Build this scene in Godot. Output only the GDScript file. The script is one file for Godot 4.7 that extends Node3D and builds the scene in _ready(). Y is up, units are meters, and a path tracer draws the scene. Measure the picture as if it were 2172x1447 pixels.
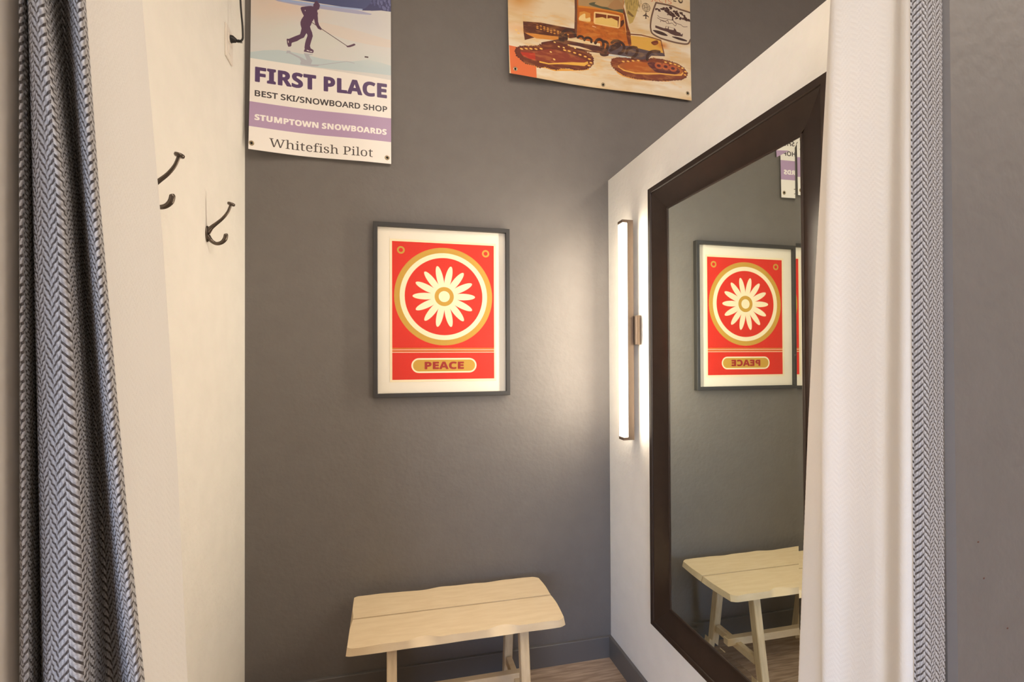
extends Node3D
# A shop fitting room: grey end wall, white side walls, a leaning-profile mirror, a lit bar, a bench, posters and a pair of curtains.

const XR := 1.0276      # face of the right partition
const XL := -0.599      # face of the left wall
const ZB := -2.228      # face of the end wall
const PTOP := 2.3285    # top of the right partition
const JAMB_L := -0.413
const JAMB_R := 0.874
const ZF := -0.604      # outer face of the front wall
const CEIL := 3.9

var M := {}
var rng := RandomNumberGenerator.new()
var taken := {}

# ------------------------------------------------------------------ helpers
func numbered(called: String) -> String:
	var n: int = taken.get(called, 0)
	taken[called] = n + 1
	return called if n == 0 else "%s_%03d" % [called, n]

func thing(called: String, label: String, category: String, at := Vector3.ZERO, turn := 0.0, group := "") -> Node3D:
	var o := Node3D.new()
	o.name = numbered(called)
	add_child(o)
	o.position = at
	o.rotation.y = turn
	o.set_meta("label", label)
	o.set_meta("category", category)
	if group != "":
		o.set_meta("group", group)
	return o

func part(called: String, mesh: Mesh, mat: Material, parent: Node, at := Vector3.ZERO, basis := Basis()) -> MeshInstance3D:
	var o := MeshInstance3D.new()
	o.name = called
	o.mesh = mesh
	o.material_override = mat
	parent.add_child(o, true)
	o.transform = Transform3D(basis, at)
	o.cast_shadow = GeometryInstance3D.SHADOW_CASTING_SETTING_ON
	return o

func structure(called: String, mesh: Mesh, mat: Material, at := Vector3.ZERO) -> MeshInstance3D:
	var o := part(called, mesh, mat, self, at)
	o.set_meta("kind", "structure")
	return o

func tri(st: SurfaceTool, a: Vector3, b: Vector3, c: Vector3, out: Vector3) -> void:
	if (c - a).cross(b - a).dot(out) < 0.0:
		var t := b
		b = c
		c = t
	st.add_vertex(a)
	st.add_vertex(b)
	st.add_vertex(c)

func quad(st: SurfaceTool, a: Vector3, b: Vector3, c: Vector3, d: Vector3, out: Vector3) -> void:
	tri(st, a, b, c, out)
	tri(st, a, c, d, out)

func begin() -> SurfaceTool:
	var st := SurfaceTool.new()
	st.begin(Mesh.PRIMITIVE_TRIANGLES)
	st.set_smooth_group(-1)
	return st

func done(st: SurfaceTool) -> ArrayMesh:
	st.generate_normals()
	return st.commit()

# a box with chamfered edges, centred
func cbox(size: Vector3, b: float) -> ArrayMesh:
	var st := begin()
	var h := size / 2.0
	b = minf(b, minf(h.x, minf(h.y, h.z)) * 0.9)
	for ax in 3:
		var u := (ax + 1) % 3
		var v := (ax + 2) % 3
		for s in [-1.0, 1.0]:
			var c: Array[Vector3] = []
			for k in [[-1, -1], [1, -1], [1, 1], [-1, 1]]:
				var p := Vector3.ZERO
				p[ax] = s * h[ax]
				p[u] = k[0] * (h[u] - b)
				p[v] = k[1] * (h[v] - b)
				c.append(p)
			var out := Vector3.ZERO
			out[ax] = s
			quad(st, c[0], c[1], c[2], c[3], out)
		for s in [-1.0, 1.0]:
			for t in [-1.0, 1.0]:
				var e: Array[Vector3] = []
				for k in [-1.0, 1.0]:
					var p1 := Vector3.ZERO
					p1[ax] = k * (h[ax] - b)
					p1[u] = s * h[u]
					p1[v] = t * (h[v] - b)
					var p2 := Vector3.ZERO
					p2[ax] = k * (h[ax] - b)
					p2[u] = s * (h[u] - b)
					p2[v] = t * h[v]
					e.append(p1)
					e.append(p2)
				var o2 := Vector3.ZERO
				o2[u] = s
				o2[v] = t
				quad(st, e[0], e[1], e[3], e[2], o2)
	for x in [-1.0, 1.0]:
		for y in [-1.0, 1.0]:
			for z in [-1.0, 1.0]:
				var q := Vector3(x, y, z)
				tri(st, Vector3(h.x, h.y - b, h.z - b) * q, Vector3(h.x - b, h.y, h.z - b) * q, Vector3(h.x - b, h.y - b, h.z) * q, q)
	return done(st)

func span_box(lo: Vector3, hi: Vector3, b := 0.001) -> Array:   # [mesh, centre]
	return [cbox(hi - lo, b), (lo + hi) / 2.0]

# basis whose y runs along DIRECTION and whose x stays near SIDE
func along(direction: Vector3, side: Vector3) -> Basis:
	var y := direction.normalized()
	var z := side.cross(y).normalized()
	return Basis(y.cross(z).normalized(), y, z)

# a tube through points with a radius at each; FLAT squashes it across SIDE
func tube(points: Array, radii: Array, sides := 16, side := Vector3.BACK, flat := 1.0) -> ArrayMesh:
	var st := SurfaceTool.new()
	st.begin(Mesh.PRIMITIVE_TRIANGLES)
	st.set_smooth_group(0)
	var n := points.size()
	var rings := []
	for i in n:
		var d: Vector3 = (points[mini(i + 1, n - 1)] - points[maxi(i - 1, 0)]).normalized()
		var w := side - d * side.dot(d)
		w = w.normalized()
		var u := d.cross(w)
		var ring := []
		for k in sides:
			var a := TAU * k / sides
			ring.append(points[i] + (u * cos(a) + w * sin(a) * flat) * float(radii[i]))
		rings.append(ring)
	for i in n - 1:
		for k in sides:
			var k2 := (k + 1) % sides
			var mid: Vector3 = (points[i] + points[i + 1]) / 2.0
			var a: Vector3 = rings[i][k]
			var b: Vector3 = rings[i][k2]
			var c: Vector3 = rings[i + 1][k2]
			var d2: Vector3 = rings[i + 1][k]
			quad(st, a, b, c, d2, (a + b + c + d2) / 4.0 - mid)
	for e in [0, n - 1]:
		var out: Vector3 = points[0] - points[1] if e == 0 else points[n - 1] - points[n - 2]
		for k in sides:
			tri(st, points[e], rings[e][k], rings[e][(k + 1) % sides], out)
	st.generate_normals()
	return st.commit()

# a smooth run of points through the given ones
func spline(ctrl: Array, per := 8) -> Array:
	var out := []
	var n := ctrl.size()
	for i in n - 1:
		var a = ctrl[maxi(i - 1, 0)]
		var d = ctrl[mini(i + 2, n - 1)]
		for k in per:
			out.append(ctrl[i].cubic_interpolate(ctrl[i + 1], a, d, float(k) / per))
	out.append(ctrl[n - 1])
	return out

func lerp_list(v: Array, per := 8) -> Array:
	var out := []
	for i in v.size() - 1:
		for k in per:
			out.append(lerpf(v[i], v[i + 1], float(k) / per))
	out.append(v[v.size() - 1])
	return out

# one mitred rail of a rectangular frame in the local xy plane, front towards +z; PROFILE: points (inwards from the outer edge, height)
func rail(w: float, h: float, edge: int, profile: Array) -> ArrayMesh:
	var st := begin()
	var q := Basis(Vector3.BACK, edge * PI / 2.0)
	var long := w if edge % 2 == 0 else h
	var deep := h if edge % 2 == 0 else w
	for i in profile.size() - 1:
		var a: Vector2 = profile[i]
		var b: Vector2 = profile[i + 1]
		var c := []
		for k in [[a, -1], [b, -1], [b, 1], [a, 1]]:
			c.append(q * Vector3(k[1] * (long / 2.0 - k[0].x), -deep / 2.0 + k[0].x, k[0].y))
		var dirn := Vector3(0, -(b.y - a.y), b.x - a.x)
		if dirn.length() < 1e-6:
			continue
		if a.x == b.x and a.x > 0.0:
			dirn = Vector3(0, 1, 0)
		quad(st, c[0], c[1], c[2], c[3], q * dirn)
	for s in [-1.0, 1.0]:     # mitred ends
		for i in range(1, profile.size() - 1):
			var p := []
			for k in [0, i, i + 1]:
				p.append(q * Vector3(s * (long / 2.0 - profile[k].x), -deep / 2.0 + profile[k].x, profile[k].y))
			tri(st, p[0], p[1], p[2], q * Vector3(s, 0, 0))
	return done(st)

# ------------------------------------------------------------------ textures
func noise_tex(freq: float, low: Color, high: Color, sd := 1, octaves := 4, size := 512) -> NoiseTexture2D:
	var f := FastNoiseLite.new()
	f.seed = sd
	f.frequency = freq
	f.fractal_octaves = octaves
	var t := NoiseTexture2D.new()
	t.width = size
	t.height = size
	t.seamless = true
	t.noise = f
	var g := Gradient.new()
	g.set_color(0, low)
	g.set_color(1, high)
	t.color_ramp = g
	return t

func bump_tex(freq: float, sd := 1, strength := 6.0, octaves := 4, size := 512) -> NoiseTexture2D:
	var t := noise_tex(freq, Color.BLACK, Color.WHITE, sd, octaves, size)
	t.color_ramp = null
	t.as_normal_map = true
	t.bump_strength = strength
	return t

func flat_mat(c: Color, rough := 0.6, metal := 0.0) -> StandardMaterial3D:
	var m := StandardMaterial3D.new()
	m.albedo_color = c
	m.roughness = rough
	m.metallic = metal
	return m

func paint(c: Color, rough: float, relief: float, sd: int) -> StandardMaterial3D:
	var m := flat_mat(Color.WHITE, rough)
	m.albedo_texture = noise_tex(0.012, c.darkened(0.02), c.lightened(0.015), sd, 5)
	m.uv1_triplanar = true
	m.uv1_world_triplanar = true
	m.uv1_scale = Vector3.ONE * 1.3
	m.normal_enabled = true
	m.normal_texture = bump_tex(0.045, sd + 7, 5.0, 4)
	m.normal_scale = relief
	return m

func wood(low: Color, high: Color, scale: Vector3, rough: float, sd: int, off := Vector3.ZERO, freq := 0.02) -> StandardMaterial3D:
	var m := flat_mat(Color.WHITE, rough)
	m.albedo_texture = noise_tex(freq, low, high, sd, 5)
	m.uv1_triplanar = true
	m.uv1_scale = scale
	m.uv1_offset = off
	return m

# the weave of the curtains: 0 in a gap, 1 on top of a yarn; u, v in metres
const COLUMN := 0.0125
const PITCH := 0.0105
func yarn_at(u: float, v: float) -> Vector2:     # (place along the repeat, place across the column)
	var a := u / COLUMN
	var k := floori(a)
	var t := a - k
	if posmod(k, 2) == 1:
		return Vector2(fposmod(v / PITCH + (1.0 - t) * 1.25 + 0.5, 1.0), t)
	return Vector2(fposmod(v / PITCH + t * 1.25, 1.0), t)

func weave(u: float, v: float) -> float:
	var q := yarn_at(u, v)
	if q.x > 0.78:
		return 0.0
	return sin(PI * q.x / 0.78) * (0.6 + 0.4 * sin(PI * q.y))

func weave_images() -> Array:
	var w := 400
	var h := 420
	var col := Image.create(w, h, false, Image.FORMAT_RGBA8)
	var hgt := Image.create(w, h, false, Image.FORMAT_RGBA8)
	var f := FastNoiseLite.new()
	f.seed = 5
	f.frequency = 0.09
	for j in h:
		for i in w:
			var u := (i + 0.5) / w * COLUMN * 4.0
			var v := (j + 0.5) / h * PITCH * 5.0
			var q := yarn_at(u, v)
			var y := weave(u, v)
			# fine strands inside each yarn run up and down across it
			var strand := 0.5 + 0.5 * sin(q.y * TAU * 3.0 + 1.6 * f.get_noise_2d(i, j))
			var spk: float = f.get_noise_2d(i * 3.1, j * 3.1)
			var l := smoothstep(0.02, 0.34, y)
			var c := Color(0.25, 0.235, 0.23).lerp(Color(0.73, 0.735, 0.755), l * (0.68 + 0.32 * strand))
			c = c.lightened(maxf(spk, 0.0) * 0.30 * l).darkened(maxf(-spk, 0.0) * 0.22)
			if q.x > 0.78:   # weft between the floats
				var weft := 0.5 + 0.5 * sin(q.y * TAU * 3.0 + PI)
				c = Color(0.20, 0.18, 0.175).lerp(Color(0.44, 0.41, 0.405), weft * 0.6)
			col.set_pixel(i, j, c)
			var hh := y * (0.8 + 0.2 * strand)
			hgt.set_pixel(i, j, Color(hh, hh, hh))
	hgt.bump_map_to_normal_map(5.0)
	return [ImageTexture.create_from_image(col), ImageTexture.create_from_image(hgt)]

# ------------------------------------------------------------------ printing
class Canvas:
	var img: Image
	var s: float
	func _init(w: float, h: float, scale: float, back: Color) -> void:
		s = scale
		img = Image.create(int(w * s / 2.0) * 2, int(h * s / 2.0) * 2, false, Image.FORMAT_RGBA8)
		img.fill(back)
	func spans(pts: PackedVector2Array, c: Color) -> void:
		var lo := INF
		var hi := -INF
		for p in pts:
			lo = minf(lo, p.y)
			hi = maxf(hi, p.y)
		var n := pts.size()
		for y in range(maxi(0, floori(lo)), mini(img.get_height(), ceili(hi) + 1)):
			var yc := y + 0.5
			var xs := []
			for i in n:
				var a := pts[i]
				var b := pts[(i + 1) % n]
				if (a.y <= yc) != (b.y <= yc):
					xs.append(a.x + (yc - a.y) / (b.y - a.y) * (b.x - a.x))
			xs.sort()
			for i in range(0, xs.size() - 1, 2):
				var x0 := maxi(0, roundi(xs[i]))
				var x1 := mini(img.get_width(), roundi(xs[i + 1]))
				if x1 > x0:
					img.fill_rect(Rect2i(x0, y, x1 - x0, 1), c)
	func poly(list: Array, c: Color) -> void:
		var pts := PackedVector2Array()
		for i in range(0, list.size(), 2):
			pts.append(Vector2(list[i], list[i + 1]) * s)
		spans(pts, c)
	func smooth(list: Array, c: Color) -> void:
		var pts := PackedVector2Array()
		var n := list.size() / 2
		var p := func(i): return Vector2(list[posmod(i, n) * 2], list[posmod(i, n) * 2 + 1]) * s
		for i in n:
			for k in 6:
				pts.append(p.call(i).cubic_interpolate(p.call(i + 1), p.call(i - 1), p.call(i + 2), k / 6.0))
		spans(pts, c)
	func oval(cx: float, cy: float, rx: float, ry: float, c: Color, turn := 0.0) -> void:
		var pts := PackedVector2Array()
		for k in 64:
			pts.append((Vector2(cx, cy) + Vector2(cos(TAU * k / 64) * rx, sin(TAU * k / 64) * ry).rotated(turn)) * s)
		spans(pts, c)
	func stroke(list: Array, width: float, c: Color, bend := true) -> void:
		var ctrl := []
		for i in range(0, list.size(), 2):
			ctrl.append(Vector2(list[i], list[i + 1]))
		var run := []
		var n := ctrl.size()
		for i in n - 1:
			var a: Vector2 = ctrl[maxi(i - 1, 0)]
			var d: Vector2 = ctrl[mini(i + 2, n - 1)]
			for k in (6 if bend else 1):
				run.append(ctrl[i].cubic_interpolate(ctrl[i + 1], a, d, k / 6.0) if bend else ctrl[i])
		run.append(ctrl[n - 1])
		for i in run.size() - 1:
			var nrm: Vector2 = (run[i + 1] - run[i]).normalized().orthogonal() * width / 2.0
			spans(PackedVector2Array([(run[i] + nrm) * s, (run[i + 1] + nrm) * s, (run[i + 1] - nrm) * s, (run[i] - nrm) * s]), c)
			oval(run[i].x, run[i].y, width / 2.0, width / 2.0, c)
		oval(run[-1].x, run[-1].y, width / 2.0, width / 2.0, c)
	func wash(cx: float, cy: float, rx: float, ry: float, c: Color, strength: float) -> void:
		var b := Image.create(32, 32, false, Image.FORMAT_RGBA8)
		for j in 32:
			for i in 32:
				var d := Vector2(i - 15.5, j - 15.5).length() / 15.5
				b.set_pixel(i, j, Color(c.r, c.g, c.b, strength * pow(maxf(0.0, 1.0 - d), 1.3)))
		b.resize(maxi(2, int(rx * 2 * s)), maxi(2, int(ry * 2 * s)), Image.INTERPOLATE_BILINEAR)
		img.blend_rect(b, Rect2i(Vector2i.ZERO, b.get_size()), Vector2i(int((cx - rx) * s), int((cy - ry) * s)))
	func mottle(c: Color, strength: float, fx: float, fy: float, sd: int, area: Rect2) -> void:
		var f := FastNoiseLite.new()
		f.seed = sd
		f.fractal_octaves = 5
		var w := 320
		var h := 240
		var b := Image.create(w, h, false, Image.FORMAT_RGBA8)
		for j in h:
			for i in w:
				b.set_pixel(i, j, Color(c.r, c.g, c.b, clampf(f.get_noise_2d(i * fx, j * fy) * 2.2 + 0.1, 0.0, 1.0) * strength))
		b.resize(int(area.size.x * s), int(area.size.y * s), Image.INTERPOLATE_CUBIC)
		img.blend_rect(b, Rect2i(Vector2i.ZERO, b.get_size()), Vector2i(area.position * s))
	func words(text: String, face: String, weight: int, x: float, y: float, w: float, h: float, c: Color, bold := 0.0) -> void:
		var font := SystemFont.new()
		font.font_names = PackedStringArray([face])
		font.font_weight = weight
		var t := TextMesh.new()
		t.text = text
		t.font = font
		t.font_size = 96
		t.depth = 0.0
		t.pixel_size = 0.01
		t.curve_step = 1.0
		var arr := t.get_mesh_arrays()
		var v: PackedVector3Array = arr[Mesh.ARRAY_VERTEX]
		var idx: PackedInt32Array = arr[Mesh.ARRAY_INDEX] if arr[Mesh.ARRAY_INDEX] != null else PackedInt32Array(range(v.size()))
		var lo := Vector2(INF, INF)
		var hi := -lo
		for p in v:
			lo = lo.min(Vector2(p.x, p.y))
			hi = hi.max(Vector2(p.x, p.y))
		var at := func(p: Vector3): return Vector2(x + bold + (p.x - lo.x) / (hi.x - lo.x) * (w - 2.0 * bold), y + bold + (hi.y - p.y) / (hi.y - lo.y) * (h - 2.0 * bold)) * s
		var moves := [Vector2.ZERO]
		if bold > 0.0:     # a heavier cut of the letters
			for k in 8:
				moves.append(Vector2.from_angle(TAU * k / 8.0) * bold * s)
		for m in moves:
			for i in range(0, idx.size(), 3):
				spans(PackedVector2Array([at.call(v[idx[i]]) + m, at.call(v[idx[i + 1]]) + m, at.call(v[idx[i + 2]]) + m]), c)
	func finish() -> ImageTexture:
		img.shrink_x2()
		return ImageTexture.create_from_image(img)

var ice_print := {
	"player": [2504,2457,2595,2442,2613,2499,2674,2562,2697,2631,2674,2720,2658,2801,2599,2825,2585,2905,2613,2961,2603,3072,2612,3168,2621,3336,2662,3476,2741,3585,2764,3642,2730,3679,2617,3640,2560,3552,2492,3429,2470,3312,2447,3238,2425,3307,2380,3379,2364,3437,2334,3527,2296,3593,2323,3698,2379,3834,2408,3987,2379,4101,2350,4202,2318,4328,2295,4428,2322,4532,2424,4583,2446,4623,2424,4711,2390,4728,2058,4715,2053,4680,2087,4603,2076,4532,2098,4360,2132,4210,2192,4020,2188,3960,2154,3905,2121,3970,2053,4113,1919,4193,1786,4305,1586,4406,1564,4462,1564,4534,1531,4582,1442,4605,1398,4487,1376,4298,1392,4267,1454,4268,1564,4198,1741,4088,1897,3999,1924,3904,1960,3730,1920,3591,1915,3472,1953,3345,2050,3173,1987,3062,1942,2949,1920,2868,1954,2810,2099,2767,2234,2725,2346,2702,2425,2713,2432,2615,2493,2520],
	"gap": [2088,2913,2117,2909,2117,2957,2094,2973],
	"blade1": [2170,4620,2266,4637,2273,4677,2161,4664],
	"blade2": [2295,4645,2385,4652,2385,4681,2295,4679],
	"blade3": [1423,4344,1454,4340,1460,4442,1436,4433],
	"stick": [2364,3401,3786,4210],
	"stickblade": [3752,4203,3833,4203,3950,4149,4090,4072,4137,4085,4148,4128,4066,4182,3926,4251,3810,4276],
	"puck": [4536,4559,4690,4555,4683,4621,4531,4622],
	"shadow": [1387,4775,1520,4761,1546,4836,1741,4905,1986,4990,2120,5056,2169,5061,2120,4936,2049,4777,2412,4774,2390,4806,2259,4831,2300,4935,2390,5055,2333,5220,2683,5184,2615,5266,2367,5300,1919,5289,1908,5230,1941,5153,1886,5041,1652,4941,1453,4874,1365,4898],
	"shadowstick": [2638,5215,3254,5045,3786,4898,4100,4929],
	"icebottom": [-81,5395,1405,5328,2611,5314,3755,5302,5727,5268,5717,9733,-79,10212],
	"water": [-81,5102,498,4921,1040,4809,1588,4805,2144,4836,2706,4908,3275,4930,3997,4871,4682,4699,5227,4753,5728,4840,5727,5257,3755,5302,2611,5314,1405,5328,-81,5395],
	"navy": [1497,2526,4440,2534,4834,2506,5232,2426,5734,2412,5739,-283,-82,832,-82,2597],
	"bluestrip": [633,2573,1589,2585,3039,2560,4440,2483,4464,2541,4001,2575,2802,2635,1866,2664,1222,2697],
	"lilac": [678,2615,1405,2641,2332,2612,3278,2607,4244,2577,4844,2644,4784,2695,4244,2741,3517,2756,2566,2759,1635,2753,1040,2727],
	"trees": [4415,2559,4588,2417,4736,2238,4885,1954,5735,1601,5734,2396,5432,2424,5232,2415,4884,2493],
	"peach": [2660,3365,3277,3370,4243,3476,5329,3648,5731,3718,5730,4005,4733,4021,3757,3934,2943,3751,2566,3607],
	"orange": [-82,2940,498,2991,1222,3119,1589,3259,1497,3722,949,3708,409,3645,-81,3576],
	"band": [-80,7284,1404,7255,2610,7227,3994,7248,5723,7237,5720,8340,3751,8344,2609,8343,1404,8341,-80,8362],
}
var cat_print := {
	"cab": [3329,1858,5948,1404,5921,2307,6024,2622,6147,3228,6272,3561,6312,3888,6395,4267,6222,4546,5088,4631,4061,4414,3435,4240,3418,3862,3317,3877,3329,3495,3342,2998],
	"cabside": [5921,2327,6024,2622,6147,3228,6272,3561,6353,4078,6182,4298,6059,3730,5999,3232,5897,2701],
	"pillar": [3329,1858,3450,1837,3464,2788,3460,3474,3425,4279,3307,3879,3342,2998],
	"roof": [3525,2682,4277,2635,5102,2616,5897,2662,5906,1411,3530,1823],
	"roofgold": [3526,2625,4114,2585,4894,2582,5519,2587,5898,2623,5897,2682,5310,2660,4687,2655,4072,2678,3525,2721],
	"green1": [4115,2413,4443,2319,4813,2451,5061,2468,5415,2526,5899,2428,5876,2646,5310,2621,4688,2568,4155,2502],
	"rock": [4401,2365,4815,2064,5209,2192,5082,2406,4812,2470,4483,2428],
	"rock2": [5145,2338,5523,1983,5838,2145,5857,2396,5562,2483,5144,2493],
	"foliage": [5906,1411,6694,1274,6753,2091,6577,2631,6404,3012,6233,3117,6067,2557],
	"foliage2": [6153,2425,6491,2684,6406,2737,6130,2605],
	"win1": [4368,2793,4893,2747,5686,2774,5748,2842,5703,3375,5618,3437,4889,3424,4374,3408,4313,3340,4337,2856],
	"win1in": [4419,2862,5685,2833,5619,3369,4415,3363],
	"win1light": [4417,3093,4788,2995,4995,3040,5266,2958,5600,3060,5598,3372,4415,3363],
	"win0": [3584,2940,3827,2862,4152,2905,4150,3366,3986,3411,3865,3353,3541,3385],
	"win0b": [3603,3147,3867,2970,3906,3194,4131,3120,4109,3334,3582,3341],
	"mullion": [5007,2825,5059,2817,5047,3051,4995,3049],
	"handle": [4251,3504,4455,3539,4435,3571,4230,3545],
	"driver": [5768,3034,5916,2952,5958,3082,5872,3251,5745,3369],
	"edgegold": [5897,2682,5939,2675,6060,3574,6028,3559],
	"hood": [6281,3697,7410,3650,7928,3697,8104,4318,7622,4362,6330,4252],
	"hoodline": [6229,3631,6870,3583,7519,3634,7955,3693,8115,4341],
	"lamp": [7408,3873,7736,3726,7800,3890,7570,3998],
	"under": [5173,4323,6331,4228,8142,4337,8169,4483,7403,4566,7184,4794,6325,4962,5274,4817,5015,4660],
	"bed": [722,3895,1611,3802,2442,3813,3337,3807,3385,4228,2686,4427,2438,4535,1365,4554,789,4802,734,4393],
	"bedbar": [791,4431,2488,4339,2487,4527,1365,4624,934,4502],
	"chassis": [1606,4775,2537,4449,3034,4304,4245,4315,4758,4456,5274,4817,5013,4902,4652,4809,3734,4844,2732,4893,1654,4955],
	"rail": [2910,4323,3737,4295,4655,4327,4654,4471,3736,4462,2934,4447],
	"rail2": [3032,4636,3533,4634,4039,4704,4242,4771,3734,4748,3082,4724],
	"rail3": [5118,4781,6327,4791,6326,4864,5534,4877,5065,4871],
	"tow": [4627,4812,4910,4796,5065,4871,4858,4948,4677,4925],
	"trackL": [297,5435,375,5274,552,5162,930,5086,1379,4999,1718,4819,1969,4695,2519,4658,3214,4777,3919,4876,4156,4954,4274,5139,4248,5411,4104,5587,3819,5737,3348,5822,2975,5806,2628,5852,2328,5980,1962,5964,1781,5923,1509,6025,1194,5958,815,5945,549,5787,373,5640],
	"trackLin": [551,5378,751,5306,1378,5238,1967,5045,2517,5010,3212,5132,3798,5250,4011,5354,3868,5485,3209,5575,2629,5632,1964,5701,1465,5704,1061,5673,750,5608],
	"trackLred": [551,5442,1287,5360,1296,5728,972,5686,661,5599],
	"trackLgold": [1488,5712,1964,5734,2629,5588,3210,5475,3797,5406,3987,5313,4010,5421,3820,5569,3209,5619,2629,5665,1963,5800,1487,5788],
	"trackLsh": [1239,6018,1781,5945,2053,5995,2627,5896,3208,5819,3819,5748,4056,5638,4032,5730,3677,5822,2627,6006,2281,6074,2007,6045,1780,6010,1373,6065],
	"orangebox": [13,5197,375,5274,750,5414,1297,5684,1325,6701,700,6673,61,6583],
	"orangebox2": [13,5197,1310,5248,1336,6699,700,6683,61,6583],
	"trackR": [5209,5205,5267,5046,5547,4921,6109,4886,6915,4861,7518,4690,8126,4682,8864,4769,9236,4942,9447,5160,9357,5395,9056,5557,8363,5702,7873,5787,7148,5836,6432,5841,5845,5745,5450,5538,5265,5369],
	"trackRin": [5591,5303,5849,5139,6557,4976,7058,4951,7395,4904,8124,4848,8863,4925,9185,5083,9108,5271,8661,5397,7876,5412,7150,5486,6529,5568,6010,5506,5730,5436],
	"trackRgold": [5568,5263,5590,5390,5869,5547,6481,5618,7150,5573,7876,5456,8710,5413,9107,5361,9234,5188,9184,5150,9058,5278,8711,5346,7876,5390,7150,5475,6529,5546,5964,5491,5683,5399],
	"trackRor": [6013,5159,6438,5025,7034,4965,7297,5203,7319,5376,6672,5527,6246,5497,5917,5389],
	"trackRdk": [7178,5000,7516,4888,8247,4876,8862,4992,9010,5173,8661,5352,7755,5384,7465,5268],
	"trackRmu": [5496,5575,5962,5729,6575,5823,7148,5803,7873,5765,8362,5713,8313,5775,7630,5840,6574,5910,5914,5844,5565,5717],
	"tagring1": [7806,5024],
	"tagring2": [8196,5015],
	"tagring3": [8614,5048],
	"s1": [2592,4537,2568,4396,2670,4139,2900,3935,3155,3944,3308,4042,3358,4156],
	"s1b": [2719,4494,2745,4345,2873,4181,2897,4371],
	"s2": [3486,4210,3590,4134,3719,4139,3770,4216],
	"s2b": [3821,4282,3900,4172,4056,4137,4186,4203,4185,4326],
	"s3": [4394,4344,4500,4181,4658,4133,4789,4212,4814,4406,4733,4639],
	"s3b": [4815,4208,4974,4209,5053,4346,4998,4551,4917,4760],
	"s4": [5266,4216,5400,4097,5641,4074,5856,4179,5922,4344,5826,4581,5637,4708],
	"s4b": [5184,4599,5478,4433,5694,4252,5506,4230,5265,4414],
	"s5": [6587,4272,6641,4415,6557,4627,6365,4805],
	"s5b": [6041,4626,6124,4414,6369,4279,6560,4276],
	"s6": [7160,4794,7190,4589,7357,4388,7636,4298,7859,4291],
	"emb": [7715,1793,8523,1809,9043,1907,9833,2048,9942,2504,9938,3012,9669,3390,9479,3637,8972,3678,8416,3643,7865,3559,7484,3401,7395,3167,7397,2903,7454,2564,7566,2182],
	"globe": [7159,2130,7385,2092],
	"plane": [7139,2367,7170,2395,7175,2493,7309,2587,7300,2621,7174,2567,7164,2659,7191,2713,7146,2703,7092,2729,7110,2668,7114,2577,6967,2600,6967,2576,7112,2478,7121,2403],
	"treetrunk": [8611,2329,8704,2314,8675,2469,8702,2565,8591,2549,8620,2444],
	"treeblobs": [7767,2133,7931,2155,8060,2085,8152,2020,8244,2121,8318,2009,8410,2061,8522,1942,8483,2132,8594,2164,8688,2066,8837,2058,8705,2230,8854,2206,8966,2154,9135,2127,8984,2269,8779,2319,9265,2224,9114,2349,9378,2256,9358,2360,9489,2390,9602,2423,8372,2150,8445,2289,8593,2281,9264,2342,8890,2384],
	"root1": [7801,2425,7874,2497,8075,2531,8296,2529,8591,2549],
	"root2": [7782,2553,7964,2632,8147,2686,8369,2584],
	"root3": [8684,2568,8887,2669,9111,2702,9260,2779,9486,2744],
	"root4": [8369,2584,8441,2739,8608,2696,8775,2804,8850,2709,8702,2615],
	"root5": [7963,2731,8001,2642,8221,2674,8331,2757,8515,2728],
	"minicat": [7660,2961,8144,3035,8218,3024,8256,2902,8755,2941,8829,3013,8865,3091,9220,3155,9200,3300,8789,3320,8511,3262,8327,3190,7960,3147,7650,3078],
	"miniwin": [8412,2927,8718,2947,8698,3050,8420,3043],
	"miniwin2": [8274,2915,8375,2916,8365,3018,8255,3018],
	"minilight": [9135,3167],
	"minitrack1": [7522,3230,7777,3208,8106,3257,8326,3357,8307,3410,8049,3415,7739,3363,7576,3288],
	"minitrack2": [8584,3401,8788,3371,9105,3390,9442,3457,9423,3519,9067,3513,8750,3460],
	"txt": [7352,1804,8598,1738,7972,1617,8598,1646],
	"grom2": [289,6327,4771,6390,9436,6203],
	"dashL": [618,5271,852,5216,1086,5182,1333,5147,1593,5088,2795,4948,3027,4959,3306,4997,3587,5046,3858,5096,4071,5189,4153,5357,4045,5517],
	"dashR": [5861,5072,6120,5025,6391,4966,6677,4916,8198,4783,8481,4799,8740,4820,8962,4878,9161,4952,9334,5107,9308,5279],
	"sparks": [2081,5160,2239,5488,2250,5509,2495,4826,2749,4833,3005,4664,3331,4760,489,4524,379,4390,2289,4647],
	"swirl": [9111,1460],
	"blackbit": [8691,1555,8870,1560,8859,1512,8703,1498],
}

func rgb(r: int, g: int, b: int) -> Color:
	return Color8(r, g, b)

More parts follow.
